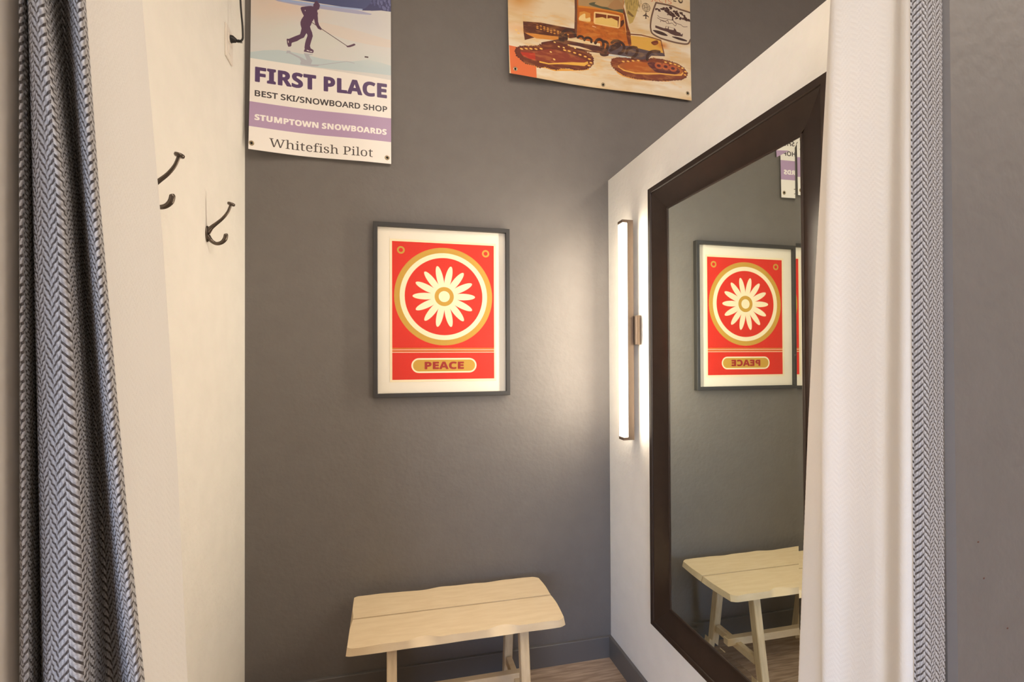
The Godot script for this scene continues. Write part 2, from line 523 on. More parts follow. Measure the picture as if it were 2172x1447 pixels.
func print_ice() -> ImageTexture:
	var c := Canvas.new(5650, 9220, 0.36, rgb(214, 214, 214))
	var d: Dictionary = ice_print
	c.wash(1200, 2900, 2600, 900, rgb(230, 196, 172), 0.6)
	c.wash(400, 3300, 1600, 1400, rgb(222, 204, 188), 0.6)
	c.wash(2000, 4100, 2600, 900, rgb(212, 218, 210), 0.8)
	c.smooth(d.peach, rgb(218, 210, 204))
	c.wash(4700, 3000, 1400, 900, rgb(206, 206, 212), 0.8)
	c.poly(d.water, rgb(190, 206, 212))
	c.wash(4900, 4650, 1500, 500, rgb(205, 214, 214), 0.8)
	c.poly(d.navy, rgb(74, 82, 128))
	c.poly(d.lilac, rgb(170, 172, 204))
	c.poly(d.bluestrip, rgb(158, 178, 220))
	c.poly(d.trees, rgb(64, 66, 112))
	for k in 90:
		var p := Vector2(rng.randf_range(4700, 5650), rng.randf_range(1300, 2700))
		if p.y < 2420 - (5650 - p.x) * 0.25:
			c.oval(p.x, p.y, rng.randf_range(20, 60), rng.randf_range(40, 110), rgb(104, 108, 158) if k % 2 else rgb(82, 86, 136))
	c.poly(d.shadow, rgb(176, 180, 192))
	c.stroke(d.shadowstick, 26, rgb(176, 180, 192), false)
	c.poly(d.player, rgb(88, 58, 88))
	c.poly(d.gap, rgb(214, 208, 208))
	for k in ["blade1", "blade2", "blade3"]:
		c.poly(d[k], rgb(225, 222, 224))
	c.stroke(d.stick, 26, rgb(70, 50, 62), false)
	c.poly(d.stickblade, rgb(88, 58, 80))
	c.poly(d.puck, rgb(84, 66, 72))
	c.poly([0, 5330, 1500, 5330, 2800, 5350, 3900, 5400, 5650, 5470, 5650, 9220, 0, 9220], rgb(238, 234, 230))
	c.words("FIRST PLACE", "Droid Sans", 700, 186, 5660, 5288, 662, rgb(82, 56, 104), 22)
	c.words("BEST SKI/SNOWBOARD SHOP", "Droid Sans", 400, 186, 6668, 5297, 262, rgb(62, 56, 60), 10)
	c.poly([0, 7180, 5650, 7180, 5650, 8240, 0, 8240], rgb(176, 150, 186))
	c.words("STUMPTOWN SNOWBOARDS", "Droid Sans", 700, 195, 7688, 5265, 260, rgb(242, 238, 236), 10)
	c.words("Whitefish Pilot", "Droid Serif", 400, 746, 8600, 4126, 396, rgb(70, 62, 60))
	return c.finish()

func print_cat() -> ImageTexture:
	var c := Canvas.new(9660, 6580, 0.31, rgb(232, 212, 178))
	var d: Dictionary = cat_print
	c.mottle(rgb(238, 226, 206), 1.0, 0.5, 2.2, 3, Rect2(0, 0, 9660, 6580))
	c.mottle(rgb(214, 170, 104), 0.4, 1.0, 3.4, 8, Rect2(0, 0, 9660, 6580))
	c.wash(500, 2900, 1300, 900, rgb(206, 140, 66), 0.8)
	c.wash(900, 4300, 2200, 500, rgb(226, 150, 70), 0.6)
	c.wash(7300, 5500, 2500, 500, rgb(226, 160, 84), 0.5)
	c.poly(d.foliage, rgb(196, 168, 96))
	c.mottle(rgb(120, 104, 60), 0.6, 4.0, 2.0, 21, Rect2(5600, 600, 1300, 1800))
	c.poly(d.foliage2, rgb(132, 104, 60))
	c.poly(d.cab, rgb(196, 106, 34))
	c.mottle(rgb(160, 80, 28), 0.5, 2.0, 2.0, 13, Rect2(3400, 2900, 2600, 1500))
	c.poly(d.roof, rgb(184, 150, 104))
	c.smooth(d.green1, rgb(96, 96, 74))
	c.smooth(d.rock, rgb(190, 156, 108))
	c.smooth(d.rock2, rgb(180, 138, 92))
	c.poly(d.roofgold, rgb(222, 142, 50))
	c.poly(d.pillar, rgb(110, 70, 52))
	c.poly(d.cabside, rgb(116, 56, 34))
	c.poly(d.edgegold, rgb(240, 184, 104))
	c.poly(d.win0, rgb(222, 150, 62))
	c.smooth(d.win0b, rgb(246, 214, 146))
	for q in [[3720, 1960], [3960, 2020], [4150, 2080]]:
		c.oval(q[0], q[1], 120, 90, rgb(70, 42, 40))
	c.poly(d.win1, rgb(248, 208, 140))
	c.poly(d.win1in, rgb(126, 58, 22))
	c.poly(d.win1light, rgb(240, 204, 118))
	c.poly(d.mullion, rgb(248, 208, 140))
	c.poly(d.handle, rgb(240, 196, 150))
	c.poly(d.driver, rgb(84, 44, 30))
	c.poly(d.bed, rgb(92, 46, 32))
	for j in 3:
		for i in 10:
			c.oval(1430 + i * 172, 3945 + j * 82 + i * 22, 62, 28, rgb(224, 158, 70) if (i * 3 + j) % 4 else rgb(150, 90, 44))
	c.poly(d.bedbar, rgb(216, 142, 62))
	c.poly(d.under, rgb(92, 76, 82))
	c.poly(d.hood, rgb(226, 176, 78))
	c.wash(8050, 3950, 500, 260, rgb(196, 96, 24), 0.8)
	c.stroke(d.hoodline, 60, rgb(122, 70, 44), false)
	c.smooth(d.lamp, rgb(120, 54, 30))
	c.poly(d.chassis, rgb(86, 46, 42))
	c.poly(d.rail, rgb(236, 214, 170))
	c.poly(d.rail2, rgb(236, 210, 168))
	c.poly(d.rail3, rgb(206, 214, 216))
	c.smooth(d.tow, rgb(80, 50, 44))
	c.poly(d.orangebox2, rgb(228, 116, 66))
	c.poly(d.trackLsh, rgb(232, 168, 70))
	c.smooth(d.trackL, rgb(112, 52, 36))
	c.smooth(d.trackLin, rgb(142, 62, 44))
	c.poly(d.trackLred, rgb(186, 54, 36))
	c.poly(d.trackLgold, rgb(240, 186, 78))
	c.smooth(d.trackRmu, rgb(232, 166, 80))
	c.smooth(d.trackR, rgb(130, 62, 38))
	c.smooth(d.trackRin, rgb(176, 96, 44))
	c.smooth(d.trackRor, rgb(184, 96, 36))
	c.smooth(d.trackRdk, rgb(92, 38, 44))
	c.poly(d.trackRgold, rgb(240, 180, 86))
	for e in [[d.trackL, rgb(96, 44, 34)], [d.trackR, rgb(108, 50, 34)]]:     # cleats round the rim
		var rim: Array = e[0]
		var n := rim.size() / 2
		for i in n:
			var a := Vector2(rim[i * 2], rim[i * 2 + 1])
			var b := Vector2(rim[(i + 1) % n * 2], rim[(i + 1) % n * 2 + 1])
			var steps := maxi(1, int(a.distance_to(b) / 85.0))
			for k in steps:
				var q := a.lerp(b, float(k) / steps)
				c.oval(q.x + rng.randf_range(-12, 12), q.y + rng.randf_range(-12, 12), 44, 40, e[1])
	for k in ["dashL", "dashR"]:
		for i in range(0, d[k].size(), 2):
			c.oval(d[k][i], d[k][i + 1], 92, 44, rgb(204, 118, 40), 0.1)
			c.oval(d[k][i], d[k][i + 1], 70, 32, rgb(246, 200, 106), 0.1)
	for i in range(0, d.sparks.size(), 2):
		c.oval(d.sparks[i], d.sparks[i + 1], 60, 34, rgb(246, 206, 120), 0.2)
	for k in ["tagring1", "tagring2", "tagring3"]:
		c.oval(d[k][0], d[k][1], 230, 170, rgb(186, 92, 52))
		c.oval(d[k][0], d[k][1], 110, 70, rgb(92, 38, 44))
	for k in ["s1", "s1b", "s2", "s2b", "s3", "s3b", "s4", "s4b", "s5", "s5b", "s6"]:
		c.stroke(d[k], 118 if k.begins_with("s2") else 140, rgb(64, 40, 36))
	c.mottle(rgb(236, 178, 92), 0.30, 3.0, 5.0, 33, Rect2(700, 3300, 8400, 2700))
	# stamps: globe, aeroplane, rounded emblem with tree over a small tracked truck
	var g := Vector2(d.globe[0], d.globe[1])
	for e in [[226, 226], [100, 226]]:
		c.oval(g.x, g.y, e[0], e[1], rgb(104, 84, 66))
		c.oval(g.x, g.y, e[0] - 26, e[1] - 22, rgb(226, 208, 172))
		if e[0] == 226:
			c.stroke([g.x - 200, g.y - 80, g.x + 200, g.y - 80], 22, rgb(104, 84, 66), false)
			c.stroke([g.x - 200, g.y + 80, g.x + 200, g.y + 80], 22, rgb(104, 84, 66), false)
	c.stroke([g.x - 220, g.y, g.x + 220, g.y], 22, rgb(104, 84, 66), false)
	c.stroke([g.x, g.y - 220, g.x, g.y + 220], 22, rgb(104, 84, 66), false)
	c.poly(d.plane, rgb(72, 54, 46))
	c.smooth(d.emb, rgb(226, 212, 190))
	var loop: Array = d.emb + [d.emb[0], d.emb[1]]
	c.stroke(loop, 84, rgb(116, 88, 74))
	c.poly(d.treetrunk, rgb(74, 46, 44))
	for i in range(0, d.treeblobs.size(), 2):
		for k in 4:
			c.oval(d.treeblobs[i] + rng.randf_range(-70, 70), d.treeblobs[i + 1] + rng.randf_range(-60, 60), rng.randf_range(30, 75), rng.randf_range(24, 60), rgb(74, 46, 44))
	for k in ["root1", "root2", "root3", "root4", "root5"]:
		c.stroke(d[k], 26, rgb(104, 78, 70))
	c.poly(d.minicat, rgb(88, 60, 58))
	c.poly(d.miniwin, rgb(226, 212, 190))
	c.poly(d.miniwin2, rgb(226, 212, 190))
	c.oval(d.minilight[0], d.minilight[1], 40, 32, rgb(236, 226, 208))
	c.smooth(d.minitrack1, rgb(70, 48, 46))
	c.smooth(d.minitrack2, rgb(70, 48, 46))
	c.words("JECTS", "Droid Sans", 400, 7420, 1490, 1180, 290, rgb(214, 130, 98))
	c.oval(d.swirl[0], d.swirl[1], 130, 130, rgb(90, 74, 60))
	c.oval(d.swirl[0] + 10, d.swirl[1] - 30, 80, 80, rgb(220, 200, 160))
	c.poly(d.blackbit, rgb(90, 74, 60))
	return c.finish()

# a plain red, gold and cream print: rings, a rosette and a lettered bar
func print_rosette() -> ImageTexture:
	var c := Canvas.new(4760, 6320, 0.32, rgb(232, 218, 184))
	var red := rgb(206, 30, 0)
	var gold := rgb(190, 148, 52)
	var cream := rgb(234, 222, 188)
	c.poly([100, 100, 4660, 100, 4660, 6220, 100, 6220], red)
	c.oval(2380, 2500, 2200, 2200, gold)
	c.oval(2380, 2500, 1960, 1960, cream)
	c.oval(2380, 2500, 1740, 1740, red)
	for k in 14:
		var a := TAU * k / 14.0
		c.oval(2380 + cos(a) * 840, 2500 + sin(a) * 840, 560, 150, cream, a)
	c.oval(2380, 2500, 520, 520, cream)
	c.oval(2380, 2500, 430, 430, gold)
	c.oval(2380, 2500, 250, 250, cream)
	for k in 4:
		c.poly([100, 4820 + k * 60, 4660, 4820 + k * 60, 4660, 4846 + k * 60, 100, 4846 + k * 60], cream if k % 2 else gold)
	c.oval(1250, 5600, 330, 330, cream)
	c.oval(3510, 5600, 330, 330, cream)
	c.poly([1250, 5270, 3510, 5270, 3510, 5930, 1250, 5930], cream)
	c.oval(1250, 5600, 260, 260, gold)
	c.oval(3510, 5600, 260, 260, gold)
	c.poly([1250, 5340, 3510, 5340, 3510, 5860, 1250, 5860], gold)
	c.words("PEACE", "Droid Sans", 700, 1500, 5430, 1760, 340, rgb(150, 30, 16), 14)
	for q in [[480, 480], [4280, 480]]:
		c.oval(q[0], q[1], 170, 170, gold)
		c.oval(q[0], q[1], 90, 90, red)
	return c.finish()

# a hanging vinyl sheet with a lifted lower left corner; local xy plane, origin at the lower left corner, front +z
func banner_point(u: float, v: float, w: float, h: float, lift: float, wave: float) -> Vector3:
	var z := 0.006 + wave * (0.5 + 0.5 * sin(u * 9.0 + 1.0)) * pow(1.0 - v, 2.0) + lift * pow(1.0 - u, 4.0) * pow(1.0 - v, 2.0) + 0.006 * pow(1.0 - v, 3.0)
	return Vector3(u * w, v * h, z)

func banner_mesh(w: float, h: float, lift: float, wave: float) -> ArrayMesh:
	var st := SurfaceTool.new()
	st.begin(Mesh.PRIMITIVE_TRIANGLES)
	st.set_smooth_group(0)
	var nx := 30
	var ny := 40
	for side in [0, 1]:
		for j in ny:
			for i in nx:
				var c := []
				for k in [[0, 0], [1, 0], [1, 1], [0, 1]]:
					c.append(Vector2(float(i + k[0]) / nx, float(j + k[1]) / ny))
				for t in ([[0, 2, 1], [0, 3, 2]] if side == 0 else [[0, 1, 2], [0, 2, 3]]):
					for k in t:
						st.set_uv(Vector2(c[k].x, 1.0 - c[k].y))
						st.add_vertex(banner_point(c[k].x, c[k].y, w, h, lift, wave) - Vector3(0, 0, 0.0007 * side))
	st.index()
	st.generate_normals()
	return st.commit()

func banner(called: String, label: String, at: Vector3, w: float, h: float, tex: Texture2D, lift: float, wave: float, holes: Array) -> void:
	var t := thing(called, label, "banner", at)
	var m := flat_mat(Color.WHITE, 0.42)
	m.albedo_texture = tex
	m.texture_filter = BaseMaterial3D.TEXTURE_FILTER_LINEAR_WITH_MIPMAPS
	part("vinyl_sheet", banner_mesh(w, h, lift, wave), m, t)
	var ring := TorusMesh.new()
	ring.inner_radius = 0.0045
	ring.outer_radius = 0.0105
	ring.rings = 24
	ring.ring_segments = 8
	var hole := CylinderMesh.new()
	hole.top_radius = 0.005
	hole.bottom_radius = 0.005
	hole.height = 0.002
	hole.radial_segments = 16
	for q in holes:
		var p := banner_point(q.x / w, q.y / h, w, h, lift, wave)
		var g := part("grommet", ring, M.brass, t, p + Vector3(0, 0, 0.0005), Basis(Vector3.RIGHT, PI / 2.0))
		g.scale.y = 0.5
		part("eyelet", hole, M.dark_hole, g, Vector3(0, 0, 0))

# ------------------------------------------------------------------ curtains
const KEY_H := [0.95, 1.3, 1.65, 2.0]
func plan_at(ctrl: Array, h: float) -> Array:
	var hh := clampf(h, 0.55, 2.3)
	var k := clampi(int((hh - 0.95) / 0.35), 0, 2)
	var f: float = (hh - KEY_H[k]) / 0.35
	var out := []
	for q in ctrl:
		out.append(Vector2(lerpf(q[1 + k], q[2 + k], f), -q[0]))
	return out

# a hanging sheet whose plan follows CTRL (depth, x at four heights); RELIEF is the depth of its weave, OUT where its seen side looks
func hanging(ctrl: Array, y0: float, y1: float, cell: float, relief: float, thick: float, sign_out: float) -> ArrayMesh:
	var ref := spline(plan_at(ctrl, 1.45), 24)
	var total := 0.0
	for i in ref.size() - 1:
		total += ref[i].distance_to(ref[i + 1])
	var nu := int(total / cell)
	var nv := int((y1 - y0) / cell)
	var pos := PackedVector3Array()
	var uvs := PackedVector2Array()
	var nor := PackedVector3Array()
	var idx := PackedInt32Array()
	for j in nv + 1:
		var y := y0 + (y1 - y0) * j / nv
		var run := spline(plan_at(ctrl, y), 12)
		var cum := [0.0]
		for i in run.size() - 1:
			cum.append(cum[i] + run[i].distance_to(run[i + 1]))
		var at := 0
		var length: float = cum[-1]
		for i in nu + 1:
			var s := length * i / nu
			while at < run.size() - 2 and cum[at + 1] < s:
				at += 1
			var f: float = (s - cum[at]) / maxf(cum[at + 1] - cum[at], 1e-6)
			var p: Vector2 = run[at].lerp(run[at + 1], f)
			var d: Vector2 = (run[at + 1] - run[at]).normalized()
			var n := Vector3(-d.y, 0, d.x) * sign_out
			var u := total * i / nu
			var edge := clampf(minf(i, nu - i) / 4.0, 0.0, 1.0)
			pos.append(Vector3(p.x, y, p.y) + n * relief * weave(u, y) * edge)
			nor.append(n)
			uvs.append(Vector2(u, -y))
	var w := nu + 1
	var front := pos.size()
	# normals from the relief itself
	for j in nv + 1:
		for i in w:
			var a := pos[j * w + mini(i + 1, nu)] - pos[j * w + maxi(i - 1, 0)]
			var b := pos[mini(j + 1, nv) * w + i] - pos[maxi(j - 1, 0) * w + i]
			var n := a.cross(b).normalized()
			nor[j * w + i] = n if n.dot(nor[j * w + i]) > 0.0 else -n
	for j in nv:
		for i in nu:
			var a := j * w + i
			idx.append_array([a, a + 1, a + w + 1, a, a + w + 1, a + w] if sign_out < 0.0 else [a, a + w + 1, a + 1, a, a + w, a + w + 1])
	# plain back, coarse rows
	var rows := 40
	for j in rows + 1:
		var src := roundi(float(nv) * j / rows)
		for i in w:
			pos.append(pos[src * w + i] - nor[src * w + i] * Vector3(1, 0, 1) * thick)
			nor.append(-nor[src * w + i])
			uvs.append(uvs[src * w + i])
	for j in rows:
		for i in nu:
			var a := front + j * w + i
			idx.append_array([a, a + w + 1, a + 1, a, a + w, a + w + 1] if sign_out < 0.0 else [a, a + 1, a + w + 1, a, a + w + 1, a + w])
	var arr := []
	arr.resize(Mesh.ARRAY_MAX)
	arr[Mesh.ARRAY_VERTEX] = pos
	arr[Mesh.ARRAY_NORMAL] = nor
	arr[Mesh.ARRAY_TEX_UV] = uvs
	arr[Mesh.ARRAY_INDEX] = idx
	var mesh := ArrayMesh.new()
	mesh.add_surface_from_arrays(Mesh.PRIMITIVE_TRIANGLES, arr)
	return mesh

func curtain(label: String, face: Array, lining: Array, so: float) -> void:
	var t := thing("curtain", label, "curtain", Vector3.ZERO, 0.0, "curtains of the fitting room")
	part("face_fabric", hanging(face, 0.04, 2.398, 0.0016, 0.0011, 0.003, so), M.herringbone, t)
	part("lining", hanging(lining, 0.04, 2.398, 0.003, 0.0005, 0.0015, so), M.lining, t)

# ------------------------------------------------------------------ hooks
func make_hook(label: String, z: float) -> void:
	var t := thing("coat_hook", label, "coat hook", Vector3(XL, 1.87, z), 0.0, "coat hooks on the white wall")
	part("mounting_plate", tube([Vector3(0, 0, 0), Vector3(0.002, 0, 0), Vector3(0.0045, 0, 0), Vector3(0.006, 0, 0)], [0.0265, 0.027, 0.0255, 0.018], 28, Vector3.BACK, 0.5), M.hook_metal, t)
	var up := spline([Vector3(0.002, 0.006, 0), Vector3(0.014, 0.022, 0), Vector3(0.030, 0.037, 0), Vector3(0.048, 0.055, 0), Vector3(0.063, 0.077, 0), Vector3(0.072, 0.101, 0)], 6)
	part("upper_arm", tube(up, lerp_list([0.010, 0.0065, 0.0052, 0.0046, 0.0042, 0.0042], 6), 16), M.hook_metal, t)
	part("end_cap", tube([Vector3(0.0715, 0.099, 0), Vector3(0.0722, 0.1015, 0), Vector3(0.0738, 0.106, 0), Vector3(0.0742, 0.1075, 0)], [0.0095, 0.0118, 0.0118, 0.0100], 24), M.hook_metal, t)
	var low := spline([Vector3(0.003, -0.008, 0), Vector3(0.014, -0.022, 0), Vector3(0.028, -0.0305, 0), Vector3(0.043, -0.027, 0), Vector3(0.054, -0.015, 0), Vector3(0.0575, 0.000, 0), Vector3(0.0575, 0.004, 0)], 6)
	part("lower_arm", tube(low, lerp_list([0.009, 0.0062, 0.0056, 0.0060, 0.0070, 0.0066, 0.0030], 6), 16), M.hook_metal, t)

# ------------------------------------------------------------------ bench
func edge_curve(x: float, cuts: Array, sd: float) -> float:
	var d := 0.0018 * sin(x * 23.0 + sd) + 0.0012 * sin(x * 51.0 + sd * 2.0)
	for q in cuts:     # carved hollows: [centre, half width, depth]
		var t: float = absf(x - q[0]) / q[1]
		if t < 1.0:
			d += q[2] * pow(cos(t * PI / 2.0), 1.4)
	return d

# one slab of the seat in bench coordinates: z runs from the back edge ZA to the front edge ZC
func slab(za: float, zc: float, y1: float, th: float, back_live: bool) -> ArrayMesh:
	var st := begin()
	st.set_smooth_group(1)
	var n := 120
	var top_a := []
	var top_c := []
	var bot_a := []
	var bot_c := []
	for i in n + 1:
		var f := float(i) / n
		var x := lerpf(-0.166, 0.647, f)
		var endl := maxf(0.0, 1.0 - (x + 0.166) / 0.020)
		var endr := maxf(0.0, 1.0 - (0.647 - x) / 0.030)
		var roundoff := 0.010 * endl * endl + 0.020 * endr * endr
		if back_live:
			var wob := edge_curve(x, [[0.11, 0.09, 0.009], [0.42, 0.07, 0.007]], 0.5)
			top_a.append(Vector3(x, y1, za + 0.006 + wob + roundoff))
			bot_a.append(Vector3(x, y1 - th, za + 0.002 + wob * 0.6 + roundoff))
			top_c.append(Vector3(x, y1, zc - 0.0016))
			bot_c.append(Vector3(x, y1 - th, zc - 0.0006))
		else:
			var cut := edge_curve(x, [[0.105, 0.062, 0.021], [0.395, 0.066, 0.024]], 2.0)
			top_c.append(Vector3(x, y1, zc - 0.0045 - cut - roundoff))
			bot_c.append(Vector3(x, y1 - th, zc - 0.0008 * sin(x * 30.0) - roundoff * 0.6))
			top_a.append(Vector3(x, y1, za + 0.0016))
			bot_a.append(Vector3(x, y1 - th, za + 0.0006))
	# the ends slope outwards, more towards the front
	var m := 8
	for i in n:
		for k in m:
			var f0 := float(k) / m
			var f1 := float(k + 1) / m
			st.set_smooth_group(1)
			quad(st, bend_end(top_a[i].lerp(top_c[i], f0), 1.0), bend_end(top_a[i + 1].lerp(top_c[i + 1], f0), 1.0), bend_end(top_a[i + 1].lerp(top_c[i + 1], f1), 1.0), bend_end(top_a[i].lerp(top_c[i], f1), 1.0), Vector3.UP)
			st.set_smooth_group(2)
			quad(st, bend_end(bot_a[i].lerp(bot_c[i], f0), 0.0), bend_end(bot_a[i + 1].lerp(bot_c[i + 1], f0), 0.0), bend_end(bot_a[i + 1].lerp(bot_c[i + 1], f1), 0.0), bend_end(bot_a[i].lerp(bot_c[i], f1), 0.0), Vector3.DOWN)
		st.set_smooth_group(3)
		quad(st, bend_end(top_c[i], 1.0), bend_end(top_c[i + 1], 1.0), bend_end(bot_c[i + 1], 0.0), bend_end(bot_c[i], 0.0), Vector3.BACK)
		st.set_smooth_group(4)
		quad(st, bend_end(top_a[i], 1.0), bend_end(top_a[i + 1], 1.0), bend_end(bot_a[i + 1], 0.0), bend_end(bot_a[i], 0.0), Vector3.FORWARD)
	for e in [0, n]:
		st.set_smooth_group(5 + e)
		for k in m:
			var f0 := float(k) / m
			var f1 := float(k + 1) / m
			quad(st, bend_end(top_a[e].lerp(top_c[e], f0), 1.0), bend_end(top_a[e].lerp(top_c[e], f1), 1.0), bend_end(bot_a[e].lerp(bot_c[e], f1), 0.0), bend_end(bot_a[e].lerp(bot_c[e], f0), 0.0), Vector3.LEFT if e == 0 else Vector3.RIGHT)
	return done(st)

# shapes the two ends of the seat: hollowed where the slabs meet on the left, bowed on the right; TOP is 1 on the upper face
func bend_end(p: Vector3, top: float) -> Vector3:
	var s := (p.z + 2.18) / 0.385
	var l := smoothstep(0.10, 0.0, (p.x + 0.166) / 0.813)
	var r := smoothstep(0.88, 1.0, (p.x + 0.166) / 0.813)
	var hollow := 0.010 * exp(-pow((s - 0.47) / 0.13, 2.0))
	p.x += l * (-0.003 + 0.004 * s + (0.004 + hollow * 0.7) * top)
	p.x -= r * (0.006 - 0.012 * sin(s * PI) + (0.004 + hollow * 0.5) * top)
	return p

func make_bench() -> void:
	var t := thing("bench", "pale whitewashed wooden bench with two-plank live-edge seat against grey wall", "bench", Vector3(0.24, 0, -1.985))
	var o := -t.position
	part("seat_plank", slab(-2.180, -1.9918, 0.451, 0.026, true), M.bench_wood, t, o)
	part("seat_plank", slab(-1.9882, -1.789, 0.450, 0.026, false), M.bench_wood, t, o)
	for x in [-0.010, 0.486]:
		for s in [-1.0, 1.0]:
			var a := Vector3(x, 0.0, -1.968 + s * 0.178) + o
			var b := Vector3(x, 0.424, -1.968 + s * 0.112) + o
			part("leg", cbox(Vector3(0.036, a.distance_to(b), 0.038), 0.003), M.leg_wood, t, (a + b) / 2.0, along(b - a, Vector3.RIGHT))
		part("side_stretcher", cbox(Vector3(0.026, 0.034, 0.262), 0.002), M.bench_wood, t, Vector3(x, 0.132, -1.968) + o)
		part("seat_batten", cbox(Vector3(0.034, 0.020, 0.18), 0.002), M.bench_wood, t, Vector3(x, 0.4138, -1.968) + o)
	part("long_stretcher", cbox(Vector3(0.610, 0.034, 0.034), 0.003), M.bench_wood, t, Vector3(0.238, 0.150, -1.968) + o)

# ------------------------------------------------------------------ ceiling lamp of the shop
func panel_lamp(label: String, at: Vector3, size: Vector2, energy: float, c: Color) -> void:
	var t := thing("ceiling_panel_light", label, "ceiling light", at, 0.0, "shop ceiling lights")
	part("housing", cbox(Vector3(size.x + 0.04, 0.05, size.y + 0.04), 0.004), M.white_metal, t, Vector3(0, -0.025, 0))
	part("diffuser", cbox(Vector3(size.x, 0.006, size.y), 0.001), M.panel_glow, t, Vector3(0, -0.053, 0))
	var l := AreaLight3D.new()
	l.name = "panel_light"
	l.area_size = size
	l.light_energy = energy
	l.light_color = c
	l.shadow_enabled = true
	l.area_range = 14.0
	t.add_child(l)
	l.position = Vector3(0, -0.058, 0)
	l.rotation.x = -PI / 2.0

# ------------------------------------------------------------------ bar lamp beside the mirror
func wall_light(label: String, z: float) -> void:
	var bar := thing("wall_light", label, "wall light", Vector3(XR, 1.575, z), 0.0, "bar lights flanking the mirror")
	part("wall_plate", cbox(Vector3(0.020, 0.125, 0.098), 0.0015), M.nickel, bar, Vector3(-0.010, -0.002, 0))
	part("housing", cbox(Vector3(0.027, 0.950, 0.045), 0.001), M.nickel, bar, Vector3(-0.0345, 0, 0))
	part("diffuser", cbox(Vector3(0.0235, 0.926, 0.044), 0.002), M.bar_glow, bar, Vector3(-0.05975, 0, 0))
	for s in [-1.0, 1.0]:
		part("end_cap", cbox(Vector3(0.0245, 0.012, 0.045), 0.001), M.nickel, bar, Vector3(-0.06025, s * 0.469, 0))
	for q in [[Vector3(-0.0722, 0, 0), PI / 2.0, 0.044, 1.0], [Vector3(-0.0595, 0, 0.0226), PI, 0.023, 0.27], [Vector3(-0.0595, 0, -0.0226), 0.0, 0.023, 0.27]]:
		var l := AreaLight3D.new()
		l.name = "bar_light"
		l.area_size = Vector2(q[2], 0.926)
		l.light_energy = BAR_E * q[3]
		l.light_color = BAR_WARM
		l.shadow_enabled = true
		l.area_range = 8.0
		bar.add_child(l, true)
		l.position = q[0]
		l.rotation.y = q[1]

func _ready() -> void:
	rng.seed = 11
	# ---- camera
	var cam := Camera3D.new()
	cam.name = "camera"
	add_child(cam)
	cam.projection = Camera3D.PROJECTION_FRUSTUM
	cam.near = 0.05
	cam.far = 60.0
	var focal := 1038.548
	cam.size = 1447.0 / focal * cam.near
	cam.frustum_offset = Vector2(0, 24.5 / focal * cam.near)
	var yaw := 0.236597
	var pitch := 0.009004
	var roll := -0.004458
	var fw := Vector3(sin(yaw) * cos(pitch), sin(pitch), -cos(yaw) * cos(pitch))
	var r0 := Vector3(cos(yaw), 0, sin(yaw))
	var u0 := r0.cross(fw)
	var r1 := r0 * cos(roll) + u0 * sin(roll)
	var u1 := u0 * cos(roll) - r0 * sin(roll)
	cam.transform = Transform3D(Basis(r1, u1, -fw), Vector3(0, 1.46, 0))
	cam.current = true
	# ---- sky and exposure
	var env := Environment.new()
	var sky := Sky.new()
	var sm := ProceduralSkyMaterial.new()
	sm.sky_top_color = Color(0.42, 0.56, 0.80)
	sm.sky_horizon_color = Color(0.80, 0.86, 0.92)
	sm.ground_bottom_color = Color(0.45, 0.45, 0.45)
	sm.ground_horizon_color = Color(0.62, 0.64, 0.66)
	sm.sky_energy_multiplier = SKY_E
	sm.ground_energy_multiplier = SKY_E
	sky.sky_material = sm
	env.background_mode = Environment.BG_SKY
	env.sky = sky
	env.tonemap_mode = Environment.TONE_MAPPER_LINEAR
	env.tonemap_exposure = 1.5
	env.sdfgi_enabled = true
	env.ssao_enabled = true
	env.ssil_enabled = true
	var we := WorldEnvironment.new()
	we.environment = env
	add_child(we)
	materials()
	# ---- ceiling lights of the shop
	panel_lamp("white ceiling light panel over the shop floor, middle one", Vector3(0.3, CEIL, -0.1), Vector2(0.6, 1.2), PANEL_E * 0.38, WARM)
	panel_lamp("white ceiling light panel over the shop floor, left one", Vector3(-2.4, CEIL, 1.2), Vector2(0.6, 1.2), PANEL_E * 1.3, WARM)
	panel_lamp("white ceiling light panel over the shop floor, right one", Vector3(3.0, CEIL, 1.2), Vector2(0.6, 1.2), PANEL_E * 1.3, WARM)
	build_shell()
	build_things()

const SKY_E := 2.7
const PANEL_E := 5.0
const BAR_E := 0.64
const WARM := Color(1.0, 0.93, 0.85)
const BAR_WARM := Color(1.0, 0.93, 0.83)

